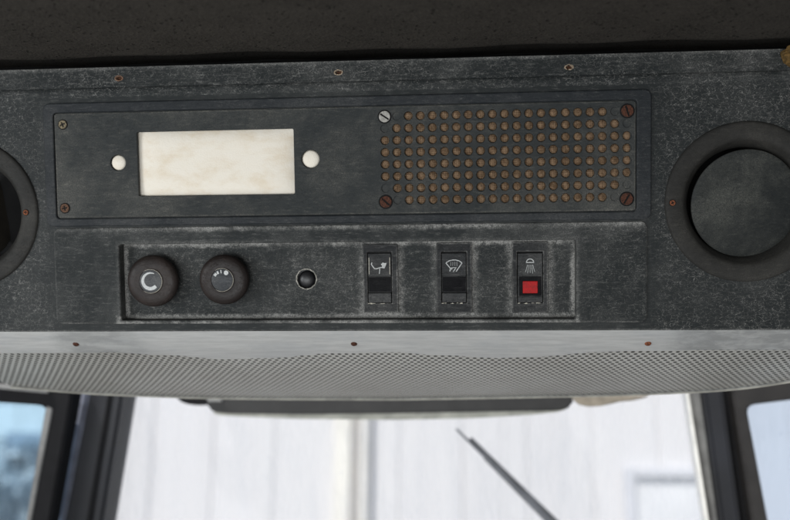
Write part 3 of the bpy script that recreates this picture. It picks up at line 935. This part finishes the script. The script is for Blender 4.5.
YW_ = 4.2
a = PW(96, 460, YW_); b = PW(900, 460, YW_)
wx0, wx1 = a.x, b.x+1.5
hall = empty('warehouse', Matrix.Translation((wx0, YW_, 0)), 'pale metal clad warehouse wall seen through the windscreen, with a cream downpipe and a door', 'building')
def loc(me):
    me.transform(Matrix.Translation((-wx0, -YW_, 0)))
    return me
n = N('pale_lavender_cladding')
x, y, z = n.xyz(n.co)
streak = n.noise(n.scale(n.co, (4, 1, 0.25)), 2.2, 6, 0.65)
wide = n.noise(n.scale(n.co, (1, 1, 0.1)), 1.1, 3, 0.6)
n.set(col=n.mix(n.ramp(wide, 0.35, 0.65), n.mix(n.ramp(streak, 0.3, 0.7), (.61, .60, .60), (.66, .65, .65)), (.69, .68, .675)), rough=0.6, spec=0.3)
# cladding sheet with shallow vertical ribs
ribs = []
x_ = wx0
pts = []
while x_ < wx1:
    pts += [(x_, YW_), (x_+0.30, YW_), (x_+0.312, YW_+0.012), (x_+0.322, YW_)]
    x_ += 0.334
bm = bmesh.new()
lo = [bm.verts.new((p, q, 0)) for p, q in pts]
hi = [bm.verts.new((p, q, 6)) for p, q in pts]
for i in range(len(pts)-1):
    bm.faces.new((lo[i], lo[i+1], hi[i+1], hi[i]))
cl = bpy.data.meshes.new('c'); bm.to_mesh(cl); bm.free()
link('cladding', loc(cl), n.m, hall)
link('wall_core', loc(box(wx0, wx1, YW_+0.02, YW_+8, 0, 5.98)), m_cream, hall)
def vbar(px0, px1, z0, z1, yo, th, mat, name, bev=0.004):
    a = PW(px0, 470, YW_-yo).x; b = PW(px1, 470, YW_-yo).x
    return link(name, loc(box(a, b, YW_-yo, YW_-yo+th, z0, z1, bev)), mat, hall)
vbar(334, 350, 0, 5.9, .05, .045, simple('cream_trim', (.80, .77, .69), 0.6, var=.06, sc=6), 'corner_trim')
vbar(350.5, 359, 0, 5.9, .035, .03, simple('taupe_trim', (.36, .33, .29), 0.6, var=.1, sc=6), 'recess_trim')
vbar(359, 369, 0, 5.9, .06, .05, simple('cream_pipe', (.74, .72, .67), 0.5, var=.06, sc=6), 'downpipe', .02)
vbar(370.5, 373.5, 0, 5.9, .02, .015, simple('dark_gap', (.22, .23, .27), 0.8), 'panel_joint', 0.001)
# door to the right with a frame
dz = PW(650, 468, YW_).z
a = PW(624, 490, YW_-.03).x
door = link('door', loc(box(a+.06, PW(712, 490, YW_).x-.01, YW_-.02, YW_-.004, 0.02, dz-.05, .003)), simple('door_paint', (.70, .71, .72), 0.5, var=.05, sc=4), hall)
link('door_frame', loc(join(box(a, a+.055, YW_-.05, YW_-.001, 0.02, dz, .004), box(a+.057, PW(712, 490, YW_).x, YW_-.05, YW_-.001, dz-.045, dz, .004))), simple('door_frame_paint', (.58, .59, .62), 0.5, var=.05, sc=4), door)
link('door_handle', loc(join(box(a+.12, a+.24, YW_-.08, YW_-.06, 1.03, 1.05, .004), box(a+.12, a+.145, YW_-.062, YW_-.018, 1.03, 1.05, .002))), m_alu2, door)

# trees and parked vans beyond the left side window
m_leaf = simple('blue_green_foliage', (.17, .215, .25), 0.7, 0, 0.5, 3, 0)
m_bark = simple('bark', (.09, .07, .05), 0.9)
def tree(x, y, h, w, seed, label):
    rn = random.Random(seed)
    t = empty('tree', Matrix.Translation((x, y, 0)), label, 'tree', 'trees beyond the yard')
    bm = bmesh.new()
    def limb(p, q, r0, r1, n=8):
        d = (Vector(q)-Vector(p)).normalized()
        ax = d.orthogonal().normalized(); ay = d.cross(ax)
        A = [bm.verts.new(Vector(p)+ax*r0*math.cos(2*PI*i/n)+ay*r0*math.sin(2*PI*i/n)) for i in range(n)]
        B = [bm.verts.new(Vector(q)+ax*r1*math.cos(2*PI*i/n)+ay*r1*math.sin(2*PI*i/n)) for i in range(n)]
        for i in range(n):
            bm.faces.new((A[i], A[(i+1) % n], B[(i+1) % n], B[i]))
    limb((0, 0, 0), (0.05, 0, h*.5), h*.03, h*.02)
    tips = []
    for i in range(7):
        a_ = i*2*PI/7+rn.uniform(-.3, .3)
        tip = (w*.36*math.cos(a_), w*.36*math.sin(a_), h*rn.uniform(.55, .85))
        limb((0.03, 0, h*rn.uniform(.3, .48)), tip, h*.012, h*.004, 6)
        tips.append(tip)
    me = bpy.data.meshes.new('t'); bm.to_mesh(me); bm.free()
    link('trunk', me, m_bark, t)
    bm = bmesh.new()
    clumps = [(Vector((rn.gauss(0, .24)*w, rn.gauss(0, .24)*w, h*rn.uniform(.38, .95))), rn.uniform(.1, .2)*w) for _ in range(26)]+[(Vector(q), .17*w) for q in tips]
    for c, r in clumps:
        for _ in range(110):
            v = Vector((rn.gauss(0, 1), rn.gauss(0, 1), rn.gauss(0, 1))).normalized()*r*rn.uniform(.5, 1)
            p = c+v
            s_ = rn.uniform(.05, .11)*w/3
            u_ = Vector((rn.gauss(0, 1), rn.gauss(0, 1), rn.gauss(0, 1))).normalized()
            w_ = u_.orthogonal().normalized()
            bm.faces.new([bm.verts.new(p+u_*s_), bm.verts.new(p+w_*s_*.6), bm.verts.new(p-u_*s_), bm.verts.new(p-w_*s_*.6)])
    me = bpy.data.meshes.new('c'); bm.to_mesh(me); bm.free()
    link('crown', me, m_leaf, t)
for px_, y_, h_, w_, sd_, lb_ in ((-16, 14, 2.3, 1.1, 1, 'rounded grey green tree behind the left edge of the left side window'),
                                (34, 18, 2.35, 0.9, 2, 'slender grey green tree close beside the window frame in the left side window'),
                                (12, 15, 1.6, 0.8, 5, 'lowest bushy tree in the middle of the left side window')):
    tree(PW(px_, 460, y_).x, y_, h_, w_, sd_, lb_)
def van(px, y, colr, label):
    q = PW(px, 500, y)
    v = empty('parked_van', Matrix.Translation((q.x, y, 0)), label, 'van')
    prf = [(-2.3, .35), (2.3, .35), (2.35, 1.0), (2.1, 1.2), (1.5, 1.95), (1.2, 2.05), (-2.2, 2.05), (-2.32, 1.9), (-2.35, .6)]
    link('body', prism([(p, -.9, z_) for p, z_ in prf], (0, 1.8, 0), .05), simple('van_paint', colr, .3, 0, .05, 3, 0), v)
    link('windscreen', prism([(1.56, -.8, 1.92), (2.06, -.8, 1.3), (2.1, -.8, 1.3), (1.6, -.8, 1.92)], (0, 1.6, 0)), m_black, v)
    link('side_window', box(.5, 1.4, -.915, -.90, 1.25, 1.85, .003), m_black, v)
    for wx in (-1.5, 1.5):
        for s_ in (-.85, .85):
            wl = lathe(0, 0, [(0, .11), (.2, .11), (.33, .1), (.34, 0), (.33, -.1), (.2, -.11), (0, -.11)], 24, None, 1)
            wl.transform(Matrix.Translation((wx, s_, .34)))
            link('wheel', wl, m_pil2, v)
    return v
van(0, 34, (.75, .76, .78), 'white van parked in front of the added pale shed beyond the left side window')

# long pale shed, added to brighten the dim sky behind the left window
q0, q1 = PW(-130, 460, 50), PW(62, 460, 50)
shed = empty('added_bright_shed', Matrix.Translation((q0.x, 50, 0)), 'long pale shed added beyond the trees to brighten the left side window', 'building')
L_ = q1.x-q0.x
link('wall', box(0, L_, 0, 12, 0, 5.2), simple('pale_shed_sheet', (.66, .70, .72), .6, var=.12, sc=.6, bump=0), shed)
link('roof', prism([(-.4, -.4, 5.2), (L_+.4, -.4, 5.2), (L_+.4, 6, 6.6), (-.4, 6, 6.6)], (0, .05, .12)), simple('grey_roof_sheet', (.40, .43, .46), .6, bump=0), shed)
for k in range(3):
    link('door', box(L_*(.2+.25*k), L_*(.2+.25*k)+2.2, -.06, -.005, .02, 3.0, .01), simple('blue_grey_door', (.25, .31, .38), .6, bump=0), shed)
